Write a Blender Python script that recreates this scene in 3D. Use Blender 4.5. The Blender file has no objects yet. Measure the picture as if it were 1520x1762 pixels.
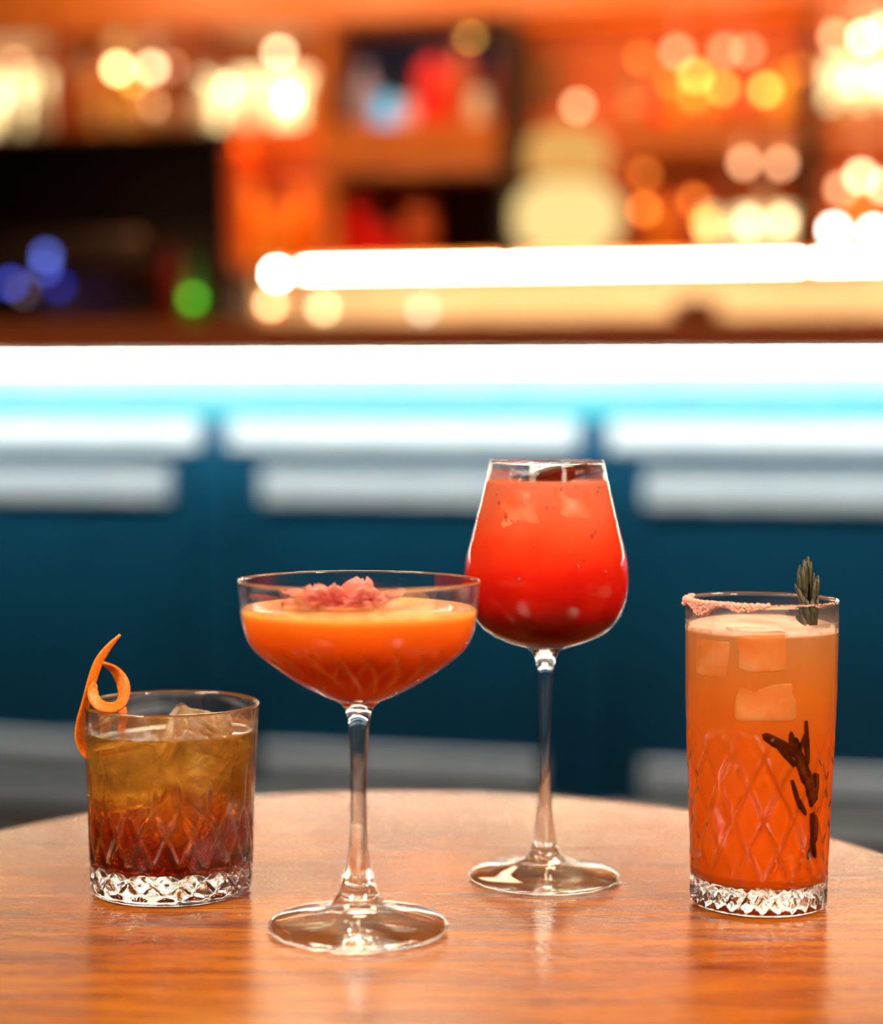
import bpy, bmesh, math, random
from math import sin, cos, pi, sqrt, tan, atan, atan2, radians
from mathutils import Vector, Matrix, noise
random.seed(7)
C = bpy.context.scene
COL = C.collection

# ---------------------------------------------------------------- camera
F = 3170.0                       # focal length in pixels of the 1520x1762 frame
CAMZ = 0.972
PITCH = atan(133.0 / F)
ROLL = -0.005
cam_d = bpy.data.cameras.new('camera'); cam = bpy.data.objects.new('camera', cam_d); COL.objects.link(cam)
cam_d.sensor_fit = 'VERTICAL'; cam_d.sensor_height = 24.0; cam_d.lens = F / 1762.0 * 24.0
cam.location = (0, 0, CAMZ); cam.rotation_euler = (pi/2 - PITCH, ROLL, 0)
cam_d.clip_start = 0.05; cam_d.clip_end = 60
cam_d.dof.use_dof = True; cam_d.dof.focus_distance = 0.866; cam_d.dof.aperture_fstop = 2.1
cam_d.dof.aperture_blades = 0
C.camera = cam

# ---------------------------------------------------------------- world and lamps
w = bpy.data.worlds.new('world'); C.world = w; w.use_nodes = True
w.node_tree.nodes['Background'].inputs[0].default_value = (0.30, 0.16, 0.09, 1)
w.node_tree.nodes['Background'].inputs[1].default_value = 0.16
C.view_settings.view_transform = 'Standard'; C.view_settings.look = 'None'
C.view_settings.exposure = 0.0; C.view_settings.gamma = 1.0; C.view_settings.use_curve_mapping = False
cy = C.cycles
cy.use_denoising = True; cy.max_bounces = 24; cy.transmission_bounces = 20; cy.glossy_bounces = 8
cy.diffuse_bounces = 3; cy.transparent_max_bounces = 16
cy.caustics_reflective = True; cy.caustics_refractive = True
cy.sample_clamp_indirect = 0.0; cy.blur_glossy = 0.3

def area(name, loc, target, size, energy, col, size_y=None):
    d = bpy.data.lights.new(name, 'AREA'); o = bpy.data.objects.new(name, d); COL.objects.link(o)
    d.energy = energy; d.color = col; d.size = size
    if size_y: d.shape = 'RECTANGLE'; d.size_y = size_y
    o.location = loc
    o.rotation_euler = (Vector(target) - Vector(loc)).to_track_quat('-Z', 'Y').to_euler()
    return o
a1 = area('ceiling_lamp_over_bar', (-0.3, 4.9, 2.9), (0, 0.9, 0.75), 0.8, 5, (1.0, 0.78, 0.50))
a2 = area('front_fill_right', (1.7, -0.9, 2.4), (0, 0.80, 0.80), 0.5, 5.8, (1.0, 0.80, 0.60))  # unseen fill added on the camera side to light the drinks
a5 = area('front_fill_left', (-1.5, -1.0, 2.4), (0, 0.80, 0.80), 0.5, 4.6, (1.0, 0.80, 0.60))  # second added front fill, placed for highlights at the sides of the glasses
a3 = area('table_fill_left', (-1.5, 0.3, 2.9), (0, 0.86, 0.8), 0.8, 4.5, (1.0, 0.82, 0.62))  # unseen overhead fill added for the table and drinks
a4 = area('table_fill_right', (1.7, 1.0, 2.9), (0, 0.86, 0.8), 0.8, 4.5, (1.0, 0.82, 0.62))  # its added counterpart on the right
for a_ in (a2, a3, a4): a_.data.spread = radians(44)
a1.data.spread = radians(90); a2.data.spread = radians(40); a5.data.spread = radians(40)

# ---------------------------------------------------------------- helpers
def ray(px, py):
    u = px - 760.0; v = 881.0 - py
    return Matrix.Rotation(ROLL, 3, 'Y') @ Vector((u, F*cos(PITCH) + v*sin(PITCH), -F*sin(PITCH) + v*cos(PITCH)))
def pt(px, py, Y):
    d = ray(px, py); s = Y / d.y
    return Vector((d.x*s, Y, CAMZ + d.z*s))
def on_z(px, py, z=0.75):
    d = ray(px, py); s = (z - CAMZ) / d.z
    return Vector((d.x*s, d.y*s, z))

TH = radians(13.0); BO = Vector((0, 4.5, 0)); cT, sT = cos(TH), sin(TH)
def W(u, wd, z): return Vector((u*cT + wd*sT, BO.y - u*sT + wd*cT, z))
def bu(px, wd):
    t = (px - 760.0) / F
    return (t*(BO.y + wd*cT) - wd*sT) / (cT + t*sT)
def bz(px, py, wd):
    return pt(px, py, W(bu(px, wd), wd, 0).y).z

def tag(o, label=None, cat=None, group=None, kind=None):
    if label: o['label'] = label
    if cat: o['category'] = cat
    if group: o['group'] = group
    if kind: o['kind'] = kind
    return o
def link(name, me, mat=None, parent=None, loc=None, rz=None):
    o = bpy.data.objects.new(name, me); COL.objects.link(o)
    if mat is not None:
        for m in (mat if isinstance(mat, (list, tuple)) else [mat]): me.materials.append(m)
    if parent: o.parent = parent
    if loc is not None: o.location = loc
    if rz is not None: o.rotation_euler = (0, 0, rz)
    return o
def empty(name, loc, rz=0.0):
    o = bpy.data.objects.new(name, None); COL.objects.link(o); o.location = loc; o.rotation_euler = (0, 0, rz)
    o.empty_display_size = 0.05
    return o
def bm_mesh(bm, smooth=False, name='m'):
    bmesh.ops.recalc_face_normals(bm, faces=bm.faces[:])
    me = bpy.data.meshes.new(name); bm.to_mesh(me); bm.free()
    if smooth:
        for p in me.polygons: p.use_smooth = True
    return me
def box_bm(bm, x0, x1, y0, y1, z0, z1, bev=0.0, seg=1):
    r = bmesh.ops.create_cube(bm, size=1.0)
    for v in r['verts']:
        v.co = Vector(((x0+x1)/2 + v.co.x*(x1-x0), (y0+y1)/2 + v.co.y*(y1-y0), (z0+z1)/2 + v.co.z*(z1-z0)))
    if bev > 0:
        es = list({e for v in r['verts'] for e in v.link_edges})
        bmesh.ops.bevel(bm, geom=es, offset=bev, segments=seg, affect='EDGES', profile=0.5)
def box(x0, x1, y0, y1, z0, z1, bev=0.0, seg=1):
    bm = bmesh.new(); box_bm(bm, x0, x1, y0, y1, z0, z1, bev, seg); return bm_mesh(bm)
def lathe(prof, n=96, mod=None, closed=True, smooth=True):
    """prof: list of (r, z); a radius of 0 makes a pole. mod(theta, r, z, index) -> change of radius"""
    vs = []; fs = []; rows = []
    for i, (r, z) in enumerate(prof):
        if r <= 1e-7:
            rows.append([len(vs)]); vs.append((0, 0, z))
        else:
            row = []
            for k in range(n):
                th = 2*pi*k/n; rr = r + (mod(th, r, z, i) if mod else 0)
                row.append(len(vs)); vs.append((rr*cos(th), rr*sin(th), z))
            rows.append(row)
    for a, b in zip(rows[:-1], rows[1:]):
        if len(a) == 1 and len(b) == 1: continue
        if len(a) == 1:
            for k in range(n): fs.append((a[0], b[k], b[(k+1) % n]))
        elif len(b) == 1:
            for k in range(n): fs.append((a[k], b[0], a[(k+1) % n]))
        else:
            for k in range(n): fs.append((a[k], b[k], b[(k+1) % n], a[(k+1) % n]))
    me = bpy.data.meshes.new('lathe'); me.from_pydata(vs, [], fs)
    bm = bmesh.new(); bm.from_mesh(me); bmesh.ops.recalc_face_normals(bm, faces=bm.faces[:]); bm.to_mesh(me); bm.free()
    if smooth:
        for p in me.polygons: p.use_smooth = True
    return me
def spline(pts, n):
    """Catmull-Rom through points of any dimension, n samples per span"""
    P = [Vector(p) for p in pts]; P = [2*P[0]-P[1]] + P + [2*P[-1]-P[-2]]
    out = []
    for i in range(1, len(P)-2):
        for k in range(n):
            t = k/n
            a, b, c, d = P[i-1], P[i], P[i+1], P[i+2]
            out.append(0.5*((2*b) + (c-a)*t + (2*a-5*b+4*c-d)*t*t + (3*b-a-3*c+d)*t*t*t))
    out.append(P[-2]); return out
def densify(prof, step):
    out = [prof[0]]
    for (r0, z0), (r1, z1) in zip(prof[:-1], prof[1:]):
        n = max(1, int(sqrt((r1-r0)**2 + (z1-z0)**2)/step))
        for k in range(1, n+1): out.append((r0+(r1-r0)*k/n, z0+(z1-z0)*k/n))
    return out
def rad_at(prof, z):
    for (r0, z0), (r1, z1) in zip(prof[:-1], prof[1:]):
        if (z0 <= z <= z1) or (z1 <= z <= z0):
            t = 0 if z1 == z0 else (z-z0)/(z1-z0)
            return r0+(r1-r0)*t
    return prof[-1][0]
def tube_bm(bm, pts, rads, n=8):
    P = [Vector(p) for p in pts]; rows = []
    up = Vector((0.13, 0.9, 0.37)).normalized()
    for i, p in enumerate(P):
        t = (P[min(i+1, len(P)-1)] - P[max(i-1, 0)]).normalized()
        a = t.cross(up)
        if a.length < 1e-4: a = t.cross(Vector((1, 0, 0)))
        a.normalize(); b = t.cross(a)
        r = rads[i] if isinstance(rads, (list, tuple)) else rads
        rows.append([bm.verts.new(p + (a*cos(2*pi*k/n) + b*sin(2*pi*k/n))*r) for k in range(n)])
    for A, B in zip(rows[:-1], rows[1:]):
        for k in range(n): bm.faces.new((A[k], A[(k+1) % n], B[(k+1) % n], B[k]))
    bm.faces.new(rows[0][::-1]); bm.faces.new(rows[-1])

# ---------------------------------------------------------------- materials
def setin(nd, name, val):
    if name in nd.inputs: nd.inputs[name].default_value = val
def princ(name, col, rough=0.5, metal=0.0, trans=0.0, ior=1.45, coat=0.0, sss=0.0, sssr=(0.01, 0.004, 0.002), spec=0.5, emit=None, es=0.0):
    m = bpy.data.materials.new(name); m.use_nodes = True
    p = m.node_tree.nodes['Principled BSDF']
    setin(p, 'Base Color', (*col, 1)); setin(p, 'Roughness', rough); setin(p, 'Metallic', metal)
    setin(p, 'Transmission Weight', trans); setin(p, 'IOR', ior); setin(p, 'Coat Weight', coat)
    setin(p, 'Coat Roughness', 0.22); setin(p, 'Specular IOR Level', spec)
    if sss: setin(p, 'Subsurface Weight', sss); setin(p, 'Subsurface Radius', sssr); setin(p, 'Subsurface Scale', 1.0)
    if emit: setin(p, 'Emission Color', (*emit, 1)); setin(p, 'Emission Strength', es)
    return m
def N(m, t, **kw):
    n = m.node_tree.nodes.new(t)
    for k, v in kw.items(): setattr(n, k, v)
    return n
def L(m, a, b): m.node_tree.links.new(a, b)
def P(m): return m.node_tree.nodes['Principled BSDF']
def ramp(m, stops, interp='LINEAR'):
    r = N(m, 'ShaderNodeValToRGB'); e = r.color_ramp.elements; r.color_ramp.interpolation = interp
    while len(e) > 1: e.remove(e[-1])
    e[0].position = stops[0][0]; e[0].color = (*stops[0][1], 1)
    for p_, c_ in stops[1:]:
        x = e.new(p_); x.color = (*c_, 1)
    return r
def mapped_noise(m, scale, vec_scale=(1, 1, 1), detail=4, rough=0.5, dist=0.0):
    tc = N(m, 'ShaderNodeTexCoord'); mp = N(m, 'ShaderNodeMapping'); nz = N(m, 'ShaderNodeTexNoise')
    mp.inputs['Scale'].default_value = vec_scale
    nz.inputs['Scale'].default_value = scale; nz.inputs['Detail'].default_value = detail
    nz.inputs['Roughness'].default_value = rough; nz.inputs['Distortion'].default_value = dist
    L(m, tc.outputs['Object'], mp.inputs['Vector']); L(m, mp.outputs['Vector'], nz.inputs['Vector'])
    return nz
def noisy(name, c1, c2, scale=8, rough=0.5, vs=(1, 1, 1), bump=0.0, **kw):
    m = princ(name, c1, rough, **kw); nz = mapped_noise(m, scale, vs)
    r = ramp(m, [(0.3, c1), (0.7, c2)]); L(m, nz.outputs['Fac'], r.inputs['Fac']); L(m, r.outputs['Color'], P(m).inputs['Base Color'])
    if bump:
        b = N(m, 'ShaderNodeBump'); b.inputs['Strength'].default_value = bump; b.inputs['Distance'].default_value = 0.001
        L(m, nz.outputs['Fac'], b.inputs['Height']); L(m, b.outputs['Normal'], P(m).inputs['Normal'])
    return m
def emis(name, col, s):
    m = bpy.data.materials.new(name); m.use_nodes = True; nt = m.node_tree
    nt.nodes.remove(nt.nodes['Principled BSDF']); e = nt.nodes.new('ShaderNodeEmission')
    e.inputs[0].default_value = (*col, 1); e.inputs[1].default_value = s
    nt.links.new(e.outputs[0], nt.nodes['Material Output'].inputs[0]); return m
def zramp(m, z0, z1, stops, target='Base Color', nscale=0.0, namp=0.0):
    """colour of a drink by height in the glass"""
    tc = N(m, 'ShaderNodeTexCoord'); sp = N(m, 'ShaderNodeSeparateXYZ'); L(m, tc.outputs['Object'], sp.inputs[0])
    mr = N(m, 'ShaderNodeMapRange'); mr.inputs['From Min'].default_value = z0; mr.inputs['From Max'].default_value = z1
    src = sp.outputs['Z']
    if namp:
        nz = N(m, 'ShaderNodeTexNoise'); nz.inputs['Scale'].default_value = nscale; nz.inputs['Detail'].default_value = 3
        L(m, tc.outputs['Object'], nz.inputs['Vector'])
        ma = N(m, 'ShaderNodeMath', operation='MULTIPLY_ADD'); ma.inputs[1].default_value = namp; 
        sb = N(m, 'ShaderNodeMath', operation='SUBTRACT'); sb.inputs[1].default_value = 0.5
        L(m, nz.outputs['Fac'], sb.inputs[0]); L(m, sb.outputs[0], ma.inputs[0]); L(m, src, ma.inputs[2]); src = ma.outputs[0]
    L(m, src, mr.inputs['Value'])
    r = ramp(m, stops); L(m, mr.outputs['Result'], r.inputs['Fac']); L(m, r.outputs['Color'], P(m).inputs[target])
    return r

def wood_top():
    m = princ('table wood veneer', (0.5, 0.22, 0.08), 0.35, coat=0.75, spec=0.12)
    nz = mapped_noise(m, 9.0, (0.9, 9.0, 4.0), detail=8, rough=0.62, dist=0.7)
    fine = mapped_noise(m, 60.0, (0.8, 14.0, 4.0), detail=4, rough=0.6)
    r = ramp(m, [(0.34, (0.05, 0.009, 0.002)), (0.44, (0.20, 0.050, 0.005)), (0.54, (0.33, 0.100, 0.008)), (0.70, (0.43, 0.160, 0.014))])
    mx = N(m, 'ShaderNodeMix', data_type='FLOAT'); mx.inputs[0].default_value = 0.35
    L(m, nz.outputs['Fac'], mx.inputs[2]); L(m, fine.outputs['Fac'], mx.inputs[3]); L(m, mx.outputs[0], r.inputs['Fac'])
    L(m, r.outputs['Color'], P(m).inputs['Base Color'])
    b = N(m, 'ShaderNodeBump'); b.inputs['Strength'].default_value = 0.06; b.inputs['Distance'].default_value = 0.0004
    L(m, fine.outputs['Fac'], b.inputs['Height']); L(m, b.outputs['Normal'], P(m).inputs['Normal'])
    rr = ramp(m, [(0.3, (0.30,)*3), (0.7, (0.20,)*3)]); L(m, nz.outputs['Fac'], rr.inputs['Fac']); L(m, rr.outputs['Color'], P(m).inputs['Roughness'])
    return m

M = {}
M['wood_top'] = wood_top()
M['wood_edge'] = noisy('table edge wood', (0.16, 0.06, 0.025), (0.28, 0.11, 0.04), 14, 0.45, (1, 1, 9))
M['iron'] = noisy('black cast iron', (0.02, 0.02, 0.02), (0.035, 0.033, 0.03), 40, 0.5)
M['glass'] = princ('clear glass', (1, 1, 1), 0.0, trans=1.0, ior=1.5)
def clear_glass(name, z0, z1, f0, f1):
    """glass whose thin upper walls let more light straight through than its thick base"""
    m = princ(name, (1, 1, 1), 0.0, trans=1.0, ior=1.5)
    tc = N(m, 'ShaderNodeTexCoord'); sp = N(m, 'ShaderNodeSeparateXYZ'); L(m, tc.outputs['Object'], sp.inputs[0])
    mr = N(m, 'ShaderNodeMapRange'); mr.inputs['From Min'].default_value = z0; mr.inputs['From Max'].default_value = z1
    mr.inputs['To Min'].default_value = f0; mr.inputs['To Max'].default_value = f1; L(m, sp.outputs['Z'], mr.inputs['Value'])
    t = N(m, 'ShaderNodeBsdfTransparent'); mx = N(m, 'ShaderNodeMixShader')
    L(m, mr.outputs[0], mx.inputs[0]); L(m, P(m).outputs[0], mx.inputs[1]); L(m, t.outputs[0], mx.inputs[2])
    L(m, mx.outputs[0], m.node_tree.nodes['Material Output'].inputs['Surface']); return m
M['floor'] = noisy('dark floor', (0.025, 0.022, 0.02), (0.05, 0.042, 0.038), 5, 0.35)
M['ceiling'] = noisy('dark ceiling', (0.05, 0.04, 0.035), (0.07, 0.055, 0.045), 4, 0.8)
M['wall'] = noisy('warm brown wall', (0.16, 0.06, 0.025), (0.24, 0.09, 0.035), 3, 0.7)
M['teal'] = noisy('teal painted wood', (0.0010, 0.066, 0.165), (0.0014, 0.078, 0.20), 6, 0.38)
M['moulding'] = noisy('pale grey moulding', (0.46, 0.62, 0.86), (0.52, 0.68, 0.92), 10, 0.35)
M['counter'] = noisy('counter red brown wood', (0.46, 0.12, 0.04), (0.56, 0.16, 0.055), 6, 0.35, (0.5, 6, 6))
M['led'] = emis('white led strip', (1.0, 0.88, 0.62), 112)
M['led_back'] = emis('back bar led strip', (1.0, 0.90, 0.66), 60)

# ---------------------------------------------------------------- room shell
def struct(name, me, mat): return tag(link(name, me, mat), kind='structure')
struct('floor', box(-7, 7, -3, 10, -0.1, 0.0), M['floor'])
struct('ceiling', box(-7, 7, -3, 10, 3.0, 3.1), M['ceiling'])
bw = link('wall_back', box(-7.5, 7.5, 2.62, 2.75, 0.0, 3.0), M['wall'], loc=BO, rz=-TH); tag(bw, kind='structure')

# ---------------------------------------------------------------- table
TC = Vector((-0.0175, 0.866, 0)); TR = 0.2806
tb = empty('round_table', (TC.x, TC.y, 0))
tag(tb, 'round wooden bistro table with a glossy orange-brown veneer top carrying the four cocktails', 'table')
link('table_top', lathe([(0, 0.722), (TR-0.006, 0.722), (TR-0.0045, 0.724)] + [(TR-0.0045, 0.7462), (TR-0.007, 0.75), (0, 0.75)], 160, smooth=False), M['wood_top'], tb)
link('edge_band', lathe([(TR-0.0048, 0.7225), (TR, 0.7235), (TR, 0.746), (TR-0.003, 0.7492), (TR-0.0066, 0.7494), (TR-0.0066, 0.7225), (TR-0.0048, 0.7225)], 160), M['wood_edge'], tb)
link('mounting_plate', lathe([(0, 0.708), (0.09, 0.708), (0.09, 0.722), (0, 0.722)], 32, smooth=False), M['iron'], tb)
link('pedestal', lathe([(0, 0.02), (0.045, 0.02), (0.034, 0.06), (0.03, 0.12), (0.03, 0.66), (0.04, 0.7), (0.05, 0.708), (0, 0.708)], 32), M['iron'], tb)
link('foot_plate', lathe([(0, 0), (0.21, 0), (0.21, 0.008), (0.19, 0.014), (0.05, 0.03), (0, 0.03)], 64), M['iron'], tb)

# ---------------------------------------------------------------- glasses
def tri(x): return abs((x % 1.0) - 0.5) * 2.0
def groove(x, wd): t = tri(x); return max(0.0, (t - (1-wd)) / wd)
def band(z, a, b, f):
    return max(0.0, min(1.0, (z-a)/f, (b-z)/f))
def profile(pts, n=6): return [(max(0, p.x), p.y) for p in spline([(r, z, 0) for r, z in pts], n)]

# --- rocks glass (old fashioned)
RG = on_z(295.5, 1530); k = RG.y / F
rocks = empty('rocks_glass', RG)
tag(rocks, 'short cut-glass tumbler of iced amber-brown cocktail, leftmost drink on the table', 'glass')
out = [(0.0, 0.0012), (0.028, 0.0012), (0.0315, 0.0), (0.0360, 0.0), (0.0382, 0.0012), (0.0388, 0.004), (0.0393, 0.010), (0.0396, 0.018), (0.0402, 0.045), (0.0410, 0.062), (0.0420, 0.080), (0.0426, 0.0905)]
rim = [(0.0424, 0.0914), (0.0418, 0.0917), (0.0412, 0.0913)]
inn = [(0.0408, 0.0900), (0.0400, 0.078), (0.0384, 0.045), (0.0374, 0.024), (0.0364, 0.0175), (0.0335, 0.0142), (0.028, 0.0128), (0.014, 0.0122), (0.0, 0.012)]
o_d = densify(out, 0.0005)
def rocks_mod(th, r, z, i):
    if i >= len(o_d) or r < 0.0375: return 0.0
    d = 0.0; t = th*19/(2*pi)
    b1 = band(z, 0.0035, 0.0172, 0.0012)
    if b1: d = max(d, 0.0016*b1*max(groove(t + z/0.0125, 0.45), groove(t - z/0.0125, 0.45)))
    b2 = band(z, 0.0172, 0.044, 0.003)
    if b2: d = max(d, 0.0013*b2*max(groove(t + (z-0.0172)/0.030, 0.30), groove(t - (z-0.0172)/0.030, 0.30)))
    b3 = band(z, 0.034, 0.066, 0.008)
    if b3: d = max(d, 0.0006*b3*groove(t, 0.35))
    return -d
link('tumbler', lathe(o_d + rim + inn, 304, rocks_mod), clear_glass('cut tumbler glass', 0.012, 0.03, 0.10, 0.18), rocks)
amber = princ('amber whisky cocktail', (0.9, 0.5, 0.1), 0.0, trans=0.86, ior=1.34)
zramp(amber, 0.012, 0.080, [(0.0, (0.18, 0.006, 0.001)), (0.25, (0.34, 0.016, 0.002)), (0.42, (0.76, 0.12, 0.008)), (0.60, (1.0, 0.46, 0.05)), (1.0, (1.0, 0.62, 0.13))], nscale=45, namp=0.016)
_t = N(amber, 'ShaderNodeBsdfTransparent'); _m = N(amber, 'ShaderNodeMixShader'); _m.inputs[0].default_value = 0.38
_r = [n_ for n_ in amber.node_tree.nodes if n_.type == 'VALTORGB'][0]
_g = N(amber, 'ShaderNodeGamma'); _g.inputs[1].default_value = 0.6; L(amber, _r.outputs[0], _g.inputs[0]); L(amber, _g.outputs[0], _t.inputs[0])
L(amber, P(amber).outputs[0], _m.inputs[1]); L(amber, _t.outputs[0], _m.inputs[2]); L(amber, _m.outputs[0], amber.node_tree.nodes['Material Output'].inputs['Surface'])
e = 0.00015
liq = [(0, 0.0118)] + [(r+e, z) for r, z in inn[::-1] if 0 < r and z < 0.075] + [(0.0401, 0.0792), (0.0392, 0.0786), (0.0375, 0.0783), (0, 0.0783)]
def rliq_mod(th, r, z, i):
    if r < 0.034: return 0.0
    t = th*19/(2*pi); b = band(z, 0.018, 0.046, 0.003); b3 = band(z, 0.036, 0.066, 0.008)
    return -max(0.0010*b*max(groove(t + (z-0.0172)/0.030, 0.35), groove(t - (z-0.0172)/0.030, 0.35)), 0.0004*b3*groove(t, 0.35))
link('drink', lathe(densify(liq, 0.0008), 304, rliq_mod), amber, rocks)

# --- coupe
CG = on_z(616.5, 1599)
coupe = empty('coupe_glass', CG)
tag(coupe, 'stemmed coupe glass of opaque orange cocktail with pink petals, second drink from left', 'glass')
kc = CG.y / F
def zc(y): return (1598-y)*kc
bowl_out = [(14.0, 1356), (14.6, 1310), (16.5, 1265), (19.0, 1236), (24.5, 1213), (36, 1200), (52, 1193), (67, 1186), (111, 1162), (157, 1130), (185, 1104), (199, 1074), (206, 1034), (209.5, 992)]
bowl_out = profile([(r*kc, zc(y)) for r, y in bowl_out], 8)
foot = profile([(14.0*kc, zc(1356)), (15*kc, zc(1420)), (19*kc, zc(1470)), (27*kc, zc(1508)), (36*kc, zc(1535)), (52*kc, zc(1556)), (80*kc, zc(1568)), (120*kc, zc(1576)), (148*kc, zc(1582)), (155.5*kc, zc(1587)), (156.5*kc, zc(1592)), (153*kc, 0.0003)], 8)[::-1]
below = [(0.0, 0.0016), (0.012, 0.0015), (0.028, 0.0008), (0.036, 0.0003)]
ob = densify(bowl_out, 0.0006)
co = below + foot[:-1] + ob
zr = zc(992)
c_rim = [(209.2*kc, zr+0.0006), (208*kc, zr+0.0011), (206.3*kc, zr+0.0009), (205.2*kc, zr+0.0002)]
c_in = profile([(205*kc, zr-0.0006), (201.5*kc, zc(1034)), (194.5*kc, zc(1072)), (180.5*kc, zc(1101)), (152*kc, zc(1127)), (106*kc, zc(1157)), (62*kc, zc(1179)), (34*kc, zc(1189)), (14*kc, zc(1194)), (0, zc(1195))], 6)
nlow = len(below) + len(foot) - 1
def coupe_mod(th, r, z, i):
    if i < nlow or i >= len(co): return 0.0
    b = band(z, zc(1192), zc(1078), 0.006)
    if not b: return 0.0
    t = th*22/(2*pi); s = (z-zc(1192))/(zc(1078)-zc(1192))
    return -0.0009*b*max(groove(t + 1.1*s + 0.5*s*s, 0.22), 0.8*groove(t - 1.1*s - 0.5*s*s, 0.22))
link('goblet', lathe(co + c_rim + c_in, 264, coupe_mod), clear_glass('coupe glass', 0.085, 0.11, 0.32, 0.50), coupe)
orange = princ('orange cocktail', (0.9, 0.3, 0.03), 0.35, sss=0.25, sssr=(0.006, 0.002, 0.0006), spec=0.0)
zramp(orange, zc(1190), zc(1042), [(0.0, (0.58, 0.03, 0.003)), (0.45, (0.70, 0.060, 0.003)), (0.75, (0.80, 0.105, 0.004)), (0.93, (0.85, 0.18, 0.009)), (1.0, (0.92, 0.38, 0.07))])  # paler top: fall of light painted into the drink, besides its layers
zl = zc(1040)
liq = [(0, zc(1196))] + [(r+0.0002, z-0.0001) for r, z in c_in[::-1] if r > 0 and z < zl-0.001] + [(rad_at(c_in, zl)+0.0002, zl), (0, zl)]
def cliq_mod(th, r, z, i):
    if r < 0.006: return 0.0
    b = band(z, zc(1186), zc(1090), 0.006)
    if not b: return 0.0
    t = th*22/(2*pi); s = (z-zc(1192))/(zc(1078)-zc(1192))
    return -0.0009*b*max(groove(t + 1.1*s + 0.5*s*s, 0.30), 0.7*groove(t - 1.1*s - 0.5*s*s, 0.24))
link('drink', lathe(densify(liq, 0.0008), 264, cliq_mod), orange, coupe)
foam = noisy('pale orange foam', (0.85, 0.26, 0.05), (0.95, 0.46, 0.15), 160, 0.5, bump=0.5, sss=0.2)
rf = rad_at(c_in, zl)
def foam_mod(th, r, z, i): return 0.0002*sin(th*23+r*900)
fp = [(0, zl-0.0004), (rf*0.6, zl-0.0004), (rf-0.0003, zl-0.0006), (rf+0.0001, zl+0.0003), (rf-0.0008, zl+0.0011), (rf*0.8, zl+0.0008), (rf*0.4, zl+0.0009), (0, zl+0.0008)]
link('foam', lathe(densify(fp, 0.002), 128, foam_mod), foam, coupe)

# --- wine glass
WG = on_z(936.5, 1511)
wine = empty('wine_glass', WG)
tag(wine, 'tall stemmed wine glass of red cocktail standing behind the others, third drink from left', 'glass')
kw = WG.y / F
def zw(y): return (1511-y)*kw
wb = profile([(r*kw, zw(y)) for r, y in [(9.3, 1325), (9.6, 1263), (11.5, 1190), (13, 1155), (15.5, 1138), (21, 1121), (31, 1110), (64.5, 1100), (101, 1082), (126, 1056), (138, 1024), (142, 992), (139.5, 958), (129, 915), (117, 868), (106, 822), (98.2, 787)]], 6)
wf = profile([(9.3*kw, zw(1325)), (11*kw, zw(1365)), (15*kw, zw(1405)), (20*kw, zw(1440)), (27*kw, zw(1466)), (46*kw, zw(1482)), (80*kw, zw(1492)), (115*kw, zw(1498)), (128*kw, zw(1502)), (130*kw, zw(1507)), (126*kw, 0.0003)], 6)[::-1]
wo = [(0.0, 0.0015), (0.012, 0.0014), (0.026, 0.0007), (0.034, 0.0003)] + wf[:-1] + wb
zr = zw(787)
w_rim = [(97.8*kw, zr+0.0004), (97*kw, zr+0.0006), (96*kw, zr+0.0004)]
w_in = profile([(95.5*kw, zr-0.0004), (103*kw, zw(822)), (114*kw, zw(868)), (126*kw, zw(915)), (136*kw, zw(958)), (138.4*kw, zw(992)), (134.5*kw, zw(1023)), (122.5*kw, zw(1053)), (98*kw, zw(1077)), (62*kw, zw(1093)), (26*kw, zw(1100)), (0, zw(1101))], 6)
link('goblet', lathe(wo + w_rim + w_in, 128), clear_glass('wine glass', 0.10, 0.12, 0.32, 0.50), wine)
red = princ('red layered cocktail', (0.8, 0.05, 0.02), 0.3, sss=0.2, sssr=(0.006, 0.001, 0.0006), spec=0.0)
zramp(red, zw(1100), zw(822), [(0.0, (0.10, 0.004, 0.003)), (0.15, (0.16, 0.004, 0.003)), (0.30, (0.42, 0.006, 0.003)), (0.45, (0.56, 0.012, 0.004)), (0.62, (0.66, 0.045, 0.010)), (0.80, (0.64, 0.11, 0.040)), (1.0, (0.62, 0.15, 0.08))], nscale=40, namp=0.02)
zl2 = zw(822)
liq = [(0, zw(1102))] + [(r+0.0002, z-0.0001) for r, z in w_in[::-1] if r > 0 and z < zl2-0.001] + [(rad_at(w_in, zl2)+0.0002, zl2+0.0006), (rad_at(w_in, zl2)-0.0015, zl2), (0, zl2)]
link('drink', lathe(densify(liq, 0.003), 96), red, wine)

# --- highball
HG = on_z(1305, 1552)
high = empty('highball_glass', HG)
tag(high, 'tall diamond-cut highball glass of peach-orange cocktail with salted rim, rightmost drink', 'glass')
kh = HG.y / F
def zh(y): return (1552-y)*kh
ho = [(0.0, 0.001), (0.024, 0.001), (0.0275, 0.0), (0.0305, 0.0), (0.0320, 0.0012), (0.0325, 0.004)] + [(r*kh, zh(y)) for r, y in [(118.3, 1500), (119, 1470), (121, 1410), (123.5, 1345), (127, 1265), (129.5, 1190), (130.5, 1110), (131, 1060), (131.5, 1030)]]
zr = zh(1027)
h_rim = [(131.3*kh, zr+0.0006), (130*kh, zr+0.0011), (127.5*kh, zr+0.0009), (126.5*kh, zr)]
h_in = [(126*kh, zr-0.001), (124.8*kh, zh(1110)), (123.5*kh, zh(1190)), (120.5*kh, zh(1265)), (116.5*kh, zh(1345)), (113*kh, zh(1410)), (110*kh, zh(1465)), (106*kh, zh(1490)), (98*kh, zh(1503)), (80*kh, zh(1508)), (0, zh(1510))]
hd = densify(ho, 0.0006)
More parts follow.
